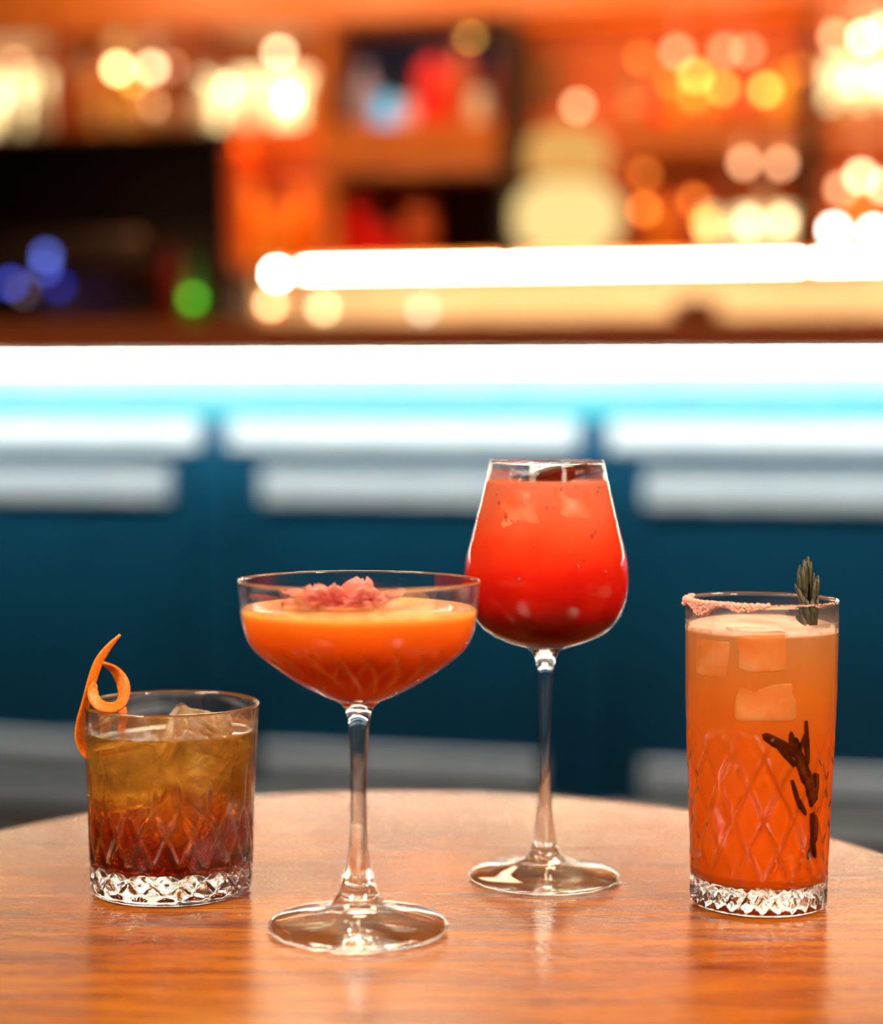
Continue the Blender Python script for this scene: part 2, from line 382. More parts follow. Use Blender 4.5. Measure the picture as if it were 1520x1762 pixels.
def high_mod(th, r, z, i):
    if i >= len(hd) or r < 0.0315: return 0.0
    t = th*14/(2*pi) + 0.25; b = band(z, 0.0025, 0.088, 0.006); d = 0.0
    if b: d = 0.0011*b*max(groove(t + z/0.030, 0.36), groove(t - z/0.030, 0.36))
    b3 = band(z, 0.070, 0.115, 0.015)
    if b3: d = max(d, 0.0004*b3*groove(t*1.0, 0.30))
    b2 = band(z, 0.002, 0.013, 0.002)
    if b2: d = max(d, 0.0013*b2*max(groove(2*t + z/0.011, 0.5), groove(2*t - z/0.011, 0.5)))
    return -d
link('tumbler', lathe(hd + h_rim + h_in, 280, high_mod), clear_glass('cut highball glass', 0.010, 0.02, 0.08, 0.16), high)
peach = princ('peach orange cocktail', (0.9, 0.4, 0.08), 0.35, sss=0.25, sssr=(0.006, 0.002, 0.0008), spec=0.0)
zramp(peach, zh(1500), zh(1075), [(0.0, (0.68, 0.098, 0.003)), (0.30, (0.68, 0.098, 0.003)), (0.55, (0.66, 0.12, 0.007)), (0.75, (0.64, 0.17, 0.02)), (0.9, (0.60, 0.21, 0.045)), (1.0, (0.54, 0.22, 0.08))], nscale=35, namp=0.012)
zl3 = zh(1077)
h_liq = [(0, zh(1511))] + [(r+0.0002, z-0.0001) for r, z in h_in[::-1] if r > 0 and z < zl3-0.001] + [(rad_at(h_in, zl3)+0.0002, zl3), (0, zl3)]
def hliq_mod(th, r, z, i):
    if r < 0.022: return 0.0
    t = th*14/(2*pi) + 0.25; b = band(z, zh(1500), 0.082, 0.012)
    return -0.0005*b*max(groove(t + z/0.030, 0.40), groove(t - z/0.030, 0.40)) if b else 0.0
link('drink', lathe(densify(h_liq, 0.001), 224, hliq_mod), peach, high)
froth = noisy('pink froth', (0.85, 0.42, 0.28), (0.93, 0.60, 0.42), 220, 0.5, bump=0.4, sss=0.2)
rf = rad_at(h_in, zl3)
fp = [(0, zl3-0.0006), (rf-0.0006, zl3-0.0012), (rf+0.0001, zl3-0.0004), (rf+0.00005, zl3+0.0022), (rf-0.0015, zl3+0.0016), (rf-0.006, zl3+0.0013), (0, zl3+0.0011)]
link('froth', lathe(densify(fp, 0.002), 112, lambda th, r, z, i: 0.0001*sin(th*31)), froth, high)
# salt crust on the left of the rim
salt = noisy('pink salt', (0.70, 0.26, 0.18), (0.88, 0.46, 0.35), 900, 0.45, sss=0.3)
bm = bmesh.new()
rs = random.Random(4)
def grain(p, s):
    r = bmesh.ops.create_icosphere(bm, subdivisions=1, radius=s)
    rot = Matrix.Rotation(rs.uniform(0, 6), 3, Vector((rs.random(), rs.random(), rs.random()+0.1)).normalized())
    for v in r['verts']:
        q = rot @ v.co; v.co = Vector(p) + Vector((q.x*rs.uniform(0.7, 1.25), q.y*rs.uniform(0.7, 1.25), q.z*rs.uniform(0.7, 1.25)))
for j in range(900):
    a = rs.gauss(pi + radians(35), radians(24)); a = min(max(a, pi-radians(35)), pi+radians(85))
    dens = 1 - min(1, abs(a-(pi+radians(30)))/radians(60))
    drop = rs.random()**1.5 * (0.0012 + 0.0046*dens) * (0.75 + 0.45*sin(a*9))
    side = rs.choice((1, 1, 1, -1))
    rr = 129.2*kh + side*(0.0011 + rs.uniform(0, 0.0005)) if drop > 0.0004 else 129.2*kh + rs.uniform(-0.0012, 0.0012)
    grain((rr*cos(a), rr*sin(a), zr+0.0012-max(0, drop)), rs.uniform(0.0004, 0.0011))
for j in range(200):
    a = rs.uniform(pi+radians(60), 2*pi-radians(30))
    grain(((129.2*kh+rs.uniform(-0.0008, 0.001))*cos(a), (129.2*kh+rs.uniform(-0.0008, 0.001))*sin(a), zr+0.0010-rs.uniform(0, 0.0006)), rs.uniform(0.00015, 0.0004))
so = link('salt_crust', bm_mesh(bm), salt, high); tag(so, 'pink salt crust along the left of the rim', kind='stuff')

# ---------------------------------------------------------------- ice
def ice_mesh(sx, sy, sz, seed, bev=0.18, amp=0.08):
    bm = bmesh.new(); bmesh.ops.create_cube(bm, size=1.0)
    for v in bm.verts:
        v.co += Vector([random.Random(seed*31+i*7+v.index).uniform(-amp, amp) for i in range(3)])
    bmesh.ops.bevel(bm, geom=bm.edges[:], offset=bev*0.5, segments=3, affect='EDGES', profile=0.6)
    bmesh.ops.subdivide_edges(bm, edges=bm.edges[:], cuts=1, use_grid_fill=True)
    for v in bm.verts:
        n_ = noise.noise(v.co*2.5 + Vector((seed*3.1, 0, 0)))
        v.co *= (1 + 0.06*n_)
        v.co = Vector((v.co.x*sx, v.co.y*sy, v.co.z*sz))
    return bm_mesh(bm, True)
def ice_mat(name, col, clear, ior=1.2, cloud=(0.9, 0.85, 0.8)):
    m = princ(name, col, 0.02, trans=1.0, ior=ior)
    nt = m.node_tree; out = nt.nodes['Material Output']
    d = N(m, 'ShaderNodeBsdfTranslucent'); d.inputs[0].default_value = (*cloud, 1)
    d2 = N(m, 'ShaderNodeBsdfDiffuse'); d2.inputs[0].default_value = (*cloud, 1)
    m2 = N(m, 'ShaderNodeMixShader'); m2.inputs[0].default_value = 0.5; L(m, d.outputs[0], m2.inputs[1]); L(m, d2.outputs[0], m2.inputs[2])
    nz = mapped_noise(m, 55, (1, 1, 1), 5, 0.65, 0.5)
    r = ramp(m, [(0.42, (0, 0, 0)), (0.68, (clear,)*3)]); L(m, nz.outputs['Fac'], r.inputs['Fac'])
    mx = N(m, 'ShaderNodeMixShader'); L(m, r.outputs['Color'], mx.inputs[0]); L(m, P(m).outputs[0], mx.inputs[1]); L(m, m2.outputs[0], mx.inputs[2])
    L(m, mx.outputs[0], out.inputs['Surface']); return m
M['ice'] = ice_mat('clear cloudy ice', (1, 0.98, 0.95), 0.8, cloud=(1.0, 0.90, 0.72))
def place_ice(name, base, dx, dy, z, rot, size, seed, mat, label, group, bev=0.18):
    o = link(name, ice_mesh(*size, seed, bev), mat, loc=base + Vector((dx, dy, z)))
    o.rotation_euler = rot
    tag(o, label, 'ice', group); return o
g = 'ice cubes in the amber drink'
place_ice('ice_cube', RG, 0.012, -0.008, 0.070, (0.5, 0.35, 0.5), (0.027, 0.024, 0.030), 1, M['ice'], 'largest ice chunk peaking above the surface of the amber drink, right of centre', g)
place_ice('ice_cube', RG, -0.017, -0.010, 0.060, (0.2, -0.2, 0.3), (0.026, 0.024, 0.028), 2, M['ice'], 'ice cube under the surface at the left of the amber drink', g)
place_ice('ice_cube', RG, 0.004, 0.018, 0.067, (0.8, 0.3, 1.0), (0.024, 0.024, 0.028), 3, M['ice'], 'ice chunk at the back of the amber drink, second peak above its surface', g)
place_ice('ice_cube', RG, 0.004, -0.010, 0.041, (0.4, 0.8, 0.2), (0.024, 0.022, 0.024), 4, M['ice'], 'lowest ice cube in the middle of the amber drink', g)

hi_ice = princ('peach tinted ice', (0.95, 0.55, 0.25), 0.25, trans=0.0, sss=0.3, spec=0.4)
nz = mapped_noise(hi_ice, 60, (1, 1, 1), 4); r_ = ramp(hi_ice, [(0.3, (0.70, 0.19, 0.030)), (0.55, (0.74, 0.26, 0.06)), (0.8, (0.78, 0.38, 0.16))])
L(hi_ice, nz.outputs['Fac'], r_.inputs['Fac']); L(hi_ice, r_.outputs['Color'], P(hi_ice).inputs['Base Color'])
def front(base, kk, prof, px, py, inset):
    """point on the camera side of a glass wall seen at px, py"""
    for _ in range(3):
        dz = 0.0
        p0 = pt(px, py, base.y - 0.03); z = p0.z - 0.75
        r = rad_at(prof, z) - inset
        dx = p0.x - base.x; dx = max(-r*0.97, min(r*0.97, dx))
    Y = base.y - sqrt(max(0, r*r - dx*dx))
    p0 = pt(px, py, Y); return p0
def pressed_cube(name, base, prof, px0, py0, px1, py1, seed, mat, label, group, tilt=0.05, out=0.0010):
    c = front(base, 0, prof, (px0+px1)/2, (py0+py1)/2, 0.0)
    a = pt(px0, py0, c.y); b = pt(px1, py1, c.y); sx = abs(b.x-a.x); sz = abs(a.z-b.z)
    bm = bmesh.new(); bmesh.ops.create_cube(bm, size=1.0)
    bmesh.ops.bevel(bm, geom=bm.edges[:], offset=0.16, segments=3, affect='EDGES', profile=0.6)
    bmesh.ops.subdivide_edges(bm, edges=bm.edges[:], cuts=5, use_grid_fill=True)
    for v in bm.verts:
        nn = noise.noise(v.co*1.9+Vector((seed*2.3, 1, 0)))*0.06
        v.co *= 1 + nn
        x = v.co.x*sx; z = v.co.z*sz; x2 = x*cos(tilt) - z*sin(tilt); z2 = x*sin(tilt) + z*cos(tilt)
        wz = c.z + z2; r = rad_at(prof, wz-0.75); wx = base.x + max(-r*0.93, min(r*0.93, c.x + x2 - base.x))
        dx = min(abs(wx-base.x), r*0.98)
        yw = base.y - sqrt(r*r-dx*dx)          # inner wall: the cube melts against it
        depth = (v.co.y+0.5)                    # 0 front, 1 back
        v.co = Vector((wx-c.x, yw - out + 0.0003 + depth*min(sx, 0.026) - c.y, wz-c.z))
        # the rim of the front face sinks below the drink so that the outline fades softly
        ed = max(abs(x)/sx, abs(z)/sz)*2
        if depth < 0.5: v.co.y += max(0, ed-0.86)*0.006
    o = link(name, bm_mesh(bm, True), mat, loc=c); tag(o, label, 'ice', group); return o
g = 'ice cubes in the peach drink'
pressed_cube('ice_cube', HG, h_in, 1262, 1088, 1358, 1160, 1, hi_ice, 'top middle ice cube showing pale through the peach drink', g, 0.05)
pressed_cube('ice_cube', HG, h_in, 1186, 1095, 1252, 1166, 2, hi_ice, 'upper left ice cube in the peach drink', g, -0.04)
pressed_cube('ice_cube', HG, h_in, 1262, 1172, 1378, 1246, 3, hi_ice, 'lower ice cube beneath the middle one in the peach drink', g, 0.02)

wi_ice = princ('red tinted ice', (0.7, 0.2, 0.1), 0.25, sss=0.2, spec=0.1)
nz = mapped_noise(wi_ice, 55, (1, 1, 1), 4); r_ = ramp(wi_ice, [(0.3, (0.66, 0.10, 0.035)), (0.55, (0.66, 0.16, 0.07)), (0.8, (0.70, 0.26, 0.14))])
L(wi_ice, nz.outputs['Fac'], r_.inputs['Fac']); L(wi_ice, r_.outputs['Color'], P(wi_ice).inputs['Base Color'])
g = 'ice cubes in the red drink'
pressed_cube('ice_cube', WG, w_in, 852, 838, 936, 912, 5, wi_ice, 'pale ice cube at the upper left inside the red drink', g, 0.10, 0.0006)
pressed_cube('ice_cube', WG, w_in, 946, 832, 1024, 896, 6, wi_ice, 'pale ice cube at the upper right inside the red drink', g, -0.08, 0.0006)
# condensation drops on the outside of the wine glass
bm = bmesh.new(); rs = random.Random(3)
for j in range(26):
    a_ = radians(rs.uniform(215, 325)); z_ = rs.uniform(zw(985), zw(815)); r0 = rad_at(wb, z_)
    r = bmesh.ops.create_icosphere(bm, subdivisions=2, radius=rs.uniform(0.0003, 0.0008))
    for v in r['verts']: v.co = Vector((v.co.x, v.co.y, v.co.z*1.3)) + Vector((r0*cos(a_), r0*sin(a_), z_))
tag(link('water_drops', bm_mesh(bm, True), M['glass'], wine), kind='stuff')

# ---------------------------------------------------------------- room furniture: bar
teal, mou = M['teal'], M['moulding']
bar = empty('bar_counter', BO, -TH)
tag(bar, 'long teal panelled bar counter with a white light strip under its top, behind the table', 'bar counter')
U0, U1 = -3.6, 3.6
link('counter_top', box(U0, U1, -0.20, 0.62, 1.152, 1.238, 0.006, 2), M['counter'], bar)
link('bar_body', box(U0, U1, 0.02, 0.55, 0.0, 1.152), teal, bar)
link('led_strip', lathe([(0, U0), (0.006, U0), (0.006, U1), (0, U1)], 12), M['led'], bar).rotation_euler = (0, pi/2, 0)
led = [o for o in bar.children if o.name.startswith('led_strip')][0]; led.location = (0, -0.175, 1.137)
link('led_channel', box(U0, U1, -0.186, -0.162, 1.1435, 1.152), M['moulding'], bar)
PITCHU = bu(1022, 0) - bu(371, 0); S0 = bu(371, 0)
stiles = [S0 + PITCHU*i for i in range(-4, 6)]
link('frieze', box(U0, U1, -0.012, 0.02, 1.062, 1.150, 0.003), noisy('pale blue frieze', (0.12, 0.25, 0.38), (0.15, 0.28, 0.42), 8, 0.5), bar)
link('frieze_rail', box(U0, U1, -0.004, 0.02, 1.012, 1.060, 0.003), noisy('light turquoise rail', (0.03, 0.32, 0.50), (0.04, 0.36, 0.55), 6, 0.4), bar)
for i, s in enumerate(stiles):
    if s < U0 or s > U1: continue
    link('stile', box(s-0.045, s+0.045, -0.012, 0.02, 0.07, 1.010, 0.004), teal, bar)
    a, b = s+0.055, s+PITCHU-0.055
    if b > U1: continue
    link('top_moulding', box(a-0.02, b+0.02, -0.016, 0.02, 0.932, 1.006, 0.006), mou, bar)
    link('bottom_moulding', box(a-0.02, b+0.02, -0.010, 0.02, -0.0+0.012, 0.072, 0.006), mou, bar)
    # panel frame round the recessed field
    link('panel_rail', box(a, b, -0.002, 0.02, 0.895, 0.922, 0.002), teal, bar)
    link('panel_rail', box(a, b, -0.002, 0.02, 0.076, 0.097, 0.002), M['teal'], bar)
    link('panel_stile', box(a, a+0.065, -0.002, 0.02, 0.099, 0.893, 0.002), teal, bar)
    link('panel_stile', box(b-0.065, b, -0.002, 0.02, 0.099, 0.893, 0.002), teal, bar)
    link('inner_moulding', box(a+0.068, b-0.068, -0.012, 0.02, 0.800, 0.884, 0.006), mou, bar)
    link('inner_moulding', box(a+0.068, b-0.068, -0.012, 0.02, 0.100, 0.188, 0.006), mou, bar)
    link('field_panel', box(a+0.068, b-0.068, 0.008, 0.02, 0.191, 0.798), teal, bar)

# ---------------------------------------------------------------- back bar
WB = 2.0
wood_b = noisy('orange brown shelf wood', (0.55, 0.14, 0.022), (0.68, 0.19, 0.03), 5, 0.4, (0.6, 5, 5))
darkw = noisy('dark cabinet wood', (0.012, 0.006, 0.004), (0.02, 0.01, 0.006), 5, 0.6)
redw = noisy('red brown back panel', (0.34, 0.055, 0.008), (0.42, 0.075, 0.010), 4, 0.5)
splash = noisy('cream backsplash', (0.92, 0.70, 0.34), (0.95, 0.74, 0.38), 6, 0.5)
bb = empty('back_bar_shelving', W(0, 0, 0), -TH)
tag(bb, 'tall orange-brown wooden back bar shelving filled with lit bottles behind the counter', 'shelving')
def R(px0, py0, px1, py1, w0, w1):
    m_ = (px0+px1)/2
    return (bu(px0, w0), bu(px1, w0), w0, w1, bz(m_, py1, w0), bz(m_, py0, w0))
def bbox_part(name, rect, mat, bev=0.0): return link(name, box(*rect, bev), mat, bb)
ztop = lambda py, ww=WB: bz(760, py, ww)
UL, UR = bu(-250, WB), bu(1800, WB)
# carcass
link('back_panel', box(UL, UR, 2.44, 2.47, 0.0, 2.9), redw, bb)
link('base_cabinet', box(UL, UR, 1.86, 2.43, 0.0, 1.30, 0.004), darkw, bb)
link('work_top', box(UL, UR, 1.84, 2.43, 1.302, 1.33, 0.004), M['counter'], bb)
link('backsplash', box(bu(400, 2.40), UR, 2.41, 2.438, 1.332, ztop(474, 2.4)), splash, bb)
zs1 = ztop(462, 2.1)
link('shelf', box(bu(470, 2.05), UR, 2.05, 2.43, zs1, zs1+0.03, 0.003), wood_b, bb)
lb = link('led_strip', lathe([(0, bu(523, 2.04)), (0.007, bu(523, 2.04)), (0.007, UR), (0, UR)], 12), M['led_back'], bb)
lb.rotation_euler = (0, pi/2, 0); lb.location = (0, 2.04, zs1-0.004)

board = lambda n_, px0, px1, py0, py1, w0=2.0, mat=None: bbox_part(n_, (bu(px0, w0), bu(px1, w0), w0, 2.43, bz(min(max((px0+px1)/2, 0), 1520), py1, w0), bz(min(max((px0+px1)/2, 0), 1520), py0, w0)), mat or wood_b, 0.004)
board('top_beam', -260, 1800, -70, 28)
board('shelf', -260, 392, 229, 238, 2.0, darkw)
board('shelf', 400, 548, 214, 232)
board('shelf', 1072, 1372, 203, 240)
board('shelf', 1402, 1800, 196, 222)
# closed drawer front under the centre recess
for i in range(3):
    board('drawer', 562+i*98, 656+i*98, 216, 284, 2.02)
board('drawer_case', 555, 860, 210, 292, 2.06)
# posts
def post(px0, px1, py0, py1, mat=None, w0=1.99): bbox_part('post', R(px0, py0, px1, py1, w0, 2.43), mat or wood_b, 0.004)
post(86, 108, 30, 228, redw); post(318, 338, 30, 110, redw); post(546, 560, 30, 430)
post(392, 400, 232, 458, redw); post(860, 876, 30, 458, darkw); post(1374, 1398, 30, 458, darkw)
# darker boards stand in for shaded gaps; dark linings back the recesses
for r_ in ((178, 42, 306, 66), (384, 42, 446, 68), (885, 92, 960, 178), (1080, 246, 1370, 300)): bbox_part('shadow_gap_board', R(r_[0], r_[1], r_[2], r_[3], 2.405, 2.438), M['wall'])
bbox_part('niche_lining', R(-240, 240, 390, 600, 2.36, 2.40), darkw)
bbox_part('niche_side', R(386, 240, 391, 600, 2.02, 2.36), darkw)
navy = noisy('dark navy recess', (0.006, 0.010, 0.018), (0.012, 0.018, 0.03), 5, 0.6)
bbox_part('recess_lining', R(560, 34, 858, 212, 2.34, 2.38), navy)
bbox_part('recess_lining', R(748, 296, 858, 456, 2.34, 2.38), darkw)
# glowing panels added behind the bottles to make the wide cream glow
cream_l = emis('added cream glow', (1.0, 0.76, 0.34), 2.8)
for r_ in ((-120, 128, 84, 224), (344, 122, 528, 212), (1412, 100, 1600, 176), (1210, 362, 1365, 415)):
    bbox_part('added_glow_panel', R(r_[0], r_[1], r_[2], r_[3], 2.40, 2.438), cream_l, 0.004)
# glowing discs added on the back panel to imitate glints on bottles
GLOW = {}
def glow_mat(c, s_):
    k_ = (c, s_)
    if k_ not in GLOW: GLOW[k_] = emis('disc glow', c, s_*1.35)
    return GLOW[k_]
cream = (1.0, 0.78, 0.42); tan_ = (0.85, 0.42, 0.20); amb = (1.0, 0.50, 0.08); wht = (1.0, 0.92, 0.75); orr = (1.0, 0.25, 0.03); gld = (1.0, 0.62, 0.10); cyn = (0.10, 0.70, 1.0)
glints = [(14, 92, tan_, 7), (30, 105, tan_, 5), (8, 175, cream, 14), (52, 182, cream, 9), (142, 122, gld, 9), (172, 138, gld, 7), (205, 118, (1.0, 0.78, 0.30), 14), (235, 140, gld, 8), (262, 117, cream, 9),
 (270, 182, tan_, 6), (165, 180, tan_, 3), (295, 115, tan_, 3), (478, 86, cream, 13), (512, 70, tan_, 9), (495, 172, cream, 12), (395, 150, cream, 8), (352, 160, cream, 6), (528, 130, tan_, 4),
 (990, 182, tan_, 7), (1158, 88, tan_, 6), (1240, 86, tan_, 5), (1278, 86, tan_, 4), (1190, 130, amb, 8), (1310, 155, amb, 8), (1095, 100, orr, 4),
 (1275, 280, tan_, 7), (1338, 281, tan_, 7), (1284, 382, cream, 7), (1342, 380, cream, 7), (1212, 385, amb, 7), (1105, 360, orr, 6), (1190, 345, orr, 4),
 (1428, 62, tan_, 8), (1478, 64, cream, 15), (1512, 50, cream, 9), (1424, 118, tan_, 5), (1455, 140, cream, 7), (1510, 135, cream, 8), (1470, 230, tan_, 2.5),
 (1442, 325, tan_, 7), (1475, 303, cream, 10), (1515, 320, cream, 8), (1430, 396, wht, 20), (1498, 400, wht, 20), (1480, 360, orr, 5), (805, 60, amb, 5), (1190, 165, orr, 6), (1235, 152, amb, 6), (1150, 140, orr, 5), (1368, 120, orr, 3), (1105, 300, orr, 3)]
for px, py, c_, s_ in glints:
    ww = 2.395 if (py > 100) else 2.42
    if px == 805: ww = 2.33
    o = link('glint_disc', lathe([(0, 0), (0.019, 0), (0.019, 0.012), (0.014, 0.018), (0, 0.018)], 16), glow_mat(c_, s_), bb)
    o.rotation_euler = (pi/2, 0, 0); o.location = (bu(px, ww), 2.438 if ww > 2.41 else (2.34 if ww < 2.35 else 2.40), bz(px, py, ww))
# more added discs, for glints above the work top
for px, py, c_, s_ in [(478, 471, wht, 60)]:
    o = link('glint_disc', lathe([(0, 0), (0.017, 0), (0.017, 0.012), (0, 0.016)], 16), glow_mat(c_, s_), bb)
    o.rotation_euler = (pi/2, 0, 0); o.location = (bu(px, 2.05), 2.05, bz(px, py, 2.05))
for px, py, c_, s_ in [(462, 522, tan_, 14), (553, 530, cream, 7), (432, 482, tan_, 6), (725, 532, (0.6, 0.6, 0.5), 5), (235, 528, tan_, 6)]:
    o = link('glint_disc', lathe([(0, 0), (0.017, 0), (0.017, 0.012), (0, 0.016)], 16), glow_mat(c_, s_), bb)
    o.rotation_euler = (pi/2, 0, 0); o.location = (bu(px, 2.38), 2.408, bz(px, py, 2.38))

# unseen area lights put in to make the shelf bays glow
def shelf_fill(px0, px1, py, e, col=(1.0, 0.50, 0.16), ww=2.08, tgt=(2.44, 0.2)):
    u = (bu(px0, ww)+bu(px1, ww))/2; z = bz((px0+px1)/2, py, ww)
    o = area('shelf_fill', W(u, ww, z), W(u, tgt[0], z-tgt[1]), bu(px1, ww)-bu(px0, ww), e*1.5, col, 0.03)
shelf_fill(-60, 320, 34, 3.2); shelf_fill(340, 545, 34, 2.0); shelf_fill(880, 1370, 34, 3.0); shelf_fill(1400, 1650, 34, 2.0)
shelf_fill(400, 740, 240, 3.6, (1.0, 0.42, 0.12)); shelf_fill(1080, 1370, 246, 0.5, (1.0, 0.36, 0.12)); shelf_fill(1400, 1650, 228, 1.5); shelf_fill(570, 850, 40, 0.4, (0.9, 0.8, 1.0)); shelf_fill(80, 300, 300, 0.25, (1.0, 0.5, 0.3), 1.7)  # the last is added fill to bring up the dim niche
for px in (-60, 300, 660, 1020, 1380, 1700):
    area('counter_edge_fill', W(bu(px, -0.9), -0.9, 2.95), W(bu(px, -0.2), -0.2, 1.25), 0.12, 0.6, (1.0, 0.6, 0.35)).data.spread = radians(30)  # added to brighten the unlit front edge of the counter
# unseen fill lights added to brighten the top beam and shelving front
for px in (60, 420, 780, 1140, 1480):
    u = bu(px, 1.2)
    area('shelving_front_fill', W(u, 1.1, 2.93), W(u, 2.0, 2.5), 0.25, 11, (1.0, 0.62, 0.30))

# ---------------------------------------------------------------- bottles
def bcol(name, col, rough=0.4, **kw): return princ(name, col, rough, **kw)
BC = {'amber': bcol('amber glass bottle', (0.85, 0.30, 0.03)), 'gold': bcol('golden spirit bottle', (0.95, 0.50, 0.06)), 'clear': bcol('clear spirit bottle', (0.85, 0.75, 0.60)),
 'brown': bcol('brown bottle', (0.25, 0.08, 0.03)), 'red': bcol('red bottle', (0.9, 0.008, 0.006)), 'dark': bcol('dark bottle', (0.02, 0.012, 0.01)), 'orange': bcol('orange bottle', (0.98, 0.30, 0.004)),
 'grey': bcol('lavender grey bottle', (0.36, 0.30, 0.42)), 'cyan': bcol('cyan bottle', (0.03, 0.65, 0.95)), 'pink': bcol('pink white bottle', (0.85, 0.60, 0.75)), 'green': bcol('green bottle', (0.05, 0.35, 0.03)),
 'blue': bcol('blue bottle', (0.02, 0.05, 0.5)), 'rust': bcol('rust red bottle', (0.6, 0.10, 0.02)), 'wine': bcol('dark red bottle', (0.28, 0.01, 0.012))}
BC['cyan'] = emis('cyan bottle with added glow', (0.07, 0.66, 0.95), 1.1)  # glow added so the bottle shows as a bright cyan spot
capm = princ('dark bottle cap', (0.05, 0.03, 0.02), 0.4); capg = princ('gold bottle cap', (0.7, 0.45, 0.15), 0.3, metal=1.0)
labm = {'cream': noisy('cream bottle label', (0.75, 0.62, 0.42), (0.8, 0.68, 0.5), 9, 0.7), 'tan': noisy('tan bottle label', (0.6, 0.35, 0.15), (0.68, 0.42, 0.2), 9, 0.7), 'dk': noisy('dark bottle label', (0.06, 0.03, 0.02), (0.1, 0.05, 0.03), 9, 0.7)}
SH = {'tall': [(0, 0), (0.9, 0), (1, 0.03), (1, 0.60), (0.85, 0.70), (0.42, 0.78), (0.36, 0.82), (0.36, 0.95), (0, 0.95)],
 'round': [(0, 0), (0.8, 0), (1, 0.08), (1, 0.46), (0.8, 0.60), (0.34, 0.70), (0.30, 0.75), (0.30, 0.94), (0, 0.94)],
 'squat': [(0, 0), (0.95, 0), (1, 0.05), (1, 0.66), (0.90, 0.76), (0.45, 0.82), (0.40, 0.85), (0.40, 0.93), (0, 0.93)],
 'jar': [(0, 0), (0.92, 0), (1, 0.06), (1, 0.74), (0.86, 0.84), (0.80, 0.87), (0.80, 0.92), (0, 0.92)]}
def bottle(px, pybase, hpx, wpx, mat, shape, label, group, ww=2.18, lab='cream', cap=None, base_z=None, cat='bottle'):
    u = bu(px, ww); wp = W(u, ww, 0); sc = wp.y/F
    z0 = bz(px, pybase, ww) if base_z is None else base_z
    h = hpx*sc; r = wpx*sc/2
    t = empty('jar' if shape == 'jar' else 'bottle', (wp.x, wp.y, z0), -TH); tag(t, label, cat, group)
    pr = [(a*r, b*h) for a, b in SH[shape]]
    link('body', lathe(pr, 20), BC[mat], t)
    rn = pr[-2][0]; zt = pr[-1][1]
    link('cap', lathe([(0, zt-0.012), (rn*1.12, zt-0.012), (rn*1.12, h), (0, h)], 14), cap or capm, t)
    rr = r*1.012
    if lab: link('label', lathe([(r*0.98, h*0.16), (rr, h*0.16), (rr, h*0.42), (r*0.98, h*0.42), (r*0.98, h*0.16)], 20), labm[lab], t)
    return t
zU = ztop(229, 2.18)
gU = 'bottles on the upper left shelf'
zLs = bz(66, 229, 2.0)
specs = [(20, 118, 40, 'clear', 'round', 'clear round bottle in the cream glow, leftmost on the upper left shelf'),
 (66, 112, 38, 'clear', 'tall', 'clear straight bottle beside the leftmost post, upper left shelf'),
 (128, 128, 32, 'gold', 'tall', 'golden bottle just right of the leftmost post, upper left shelf'),
 (166, 150, 34, 'amber', 'round', 'amber round-shouldered bottle, second of the golden row, upper left shelf'),
 (212, 96, 36, 'gold', 'squat', 'squat golden bottle in the middle of the golden row, upper left shelf'),
 (246, 132, 32, 'amber', 'tall', 'slim amber bottle, fourth of the golden row, upper left shelf'),
 (286, 120, 34, 'brown', 'round', 'brown bottle at the right end of the golden row, upper left shelf'),
 (350, 92, 34, 'clear', 'squat', 'squat clear bottle at the left of the wide cream glow, upper left shelf'),
 (404, 84, 34, 'clear', 'round', 'small round clear bottle left of centre in the wide cream glow'),
 (448, 96, 34, 'clear', 'tall', 'tall clear bottle in the middle of the wide cream glow')]
for px, h, w_, mt, sh_, lb_ in specs: bottle(px, 0, h, w_, mt, sh_, lb_, gU, lab='tan' if mt in ('gold', 'amber', 'brown') else 'cream', base_z=zLs)
bottle(535, 0, 92, 30, 'amber', 'tall', 'slim amber bottle against the post at the right end of the wide cream glow', gU, base_z=bz(474, 214, 2.0), lab=None)
gC = 'bottles in the dark centre recess'
zC = bz(708, 216, 2.02) + 0.02
bb_z = bz(708, 210, 2.06)
for px, h, w_, mt, sh_, lb_ in [(588, 100, 38, 'dark', 'tall', 'nearly black bottle at the left end of the dark centre recess'),
 (626, 118, 52, 'grey', 'round', 'lavender-grey round bottle in the dark centre recess'),
 (663, 62, 40, 'cyan', 'squat', 'small cyan bottle with added glow in the dark centre recess'),
 (698, 54, 36, 'pink', 'squat', 'small pinkish white bottle between the cyan and the red one'),
 (742, 128, 56, 'red', 'squat', 'bright red bottle in the dark centre recess'),
 (790, 150, 44, 'rust', 'tall', 'rust-red tall bottle right of the bright red one'),
 (822, 68, 40, 'clear', 'squat', 'small pale bottle near the right end of the centre recess'),
 (848, 130, 24, 'wine', 'tall', 'dark red slim bottle against the right post of the centre recess')]:
    bottle(px, 0, h, w_, mt, sh_, lb_, gC, base_z=bb_z, lab=None, ww=2.16)
gJ = 'jars on the work shelf left'
zS = zs1 + 0.03
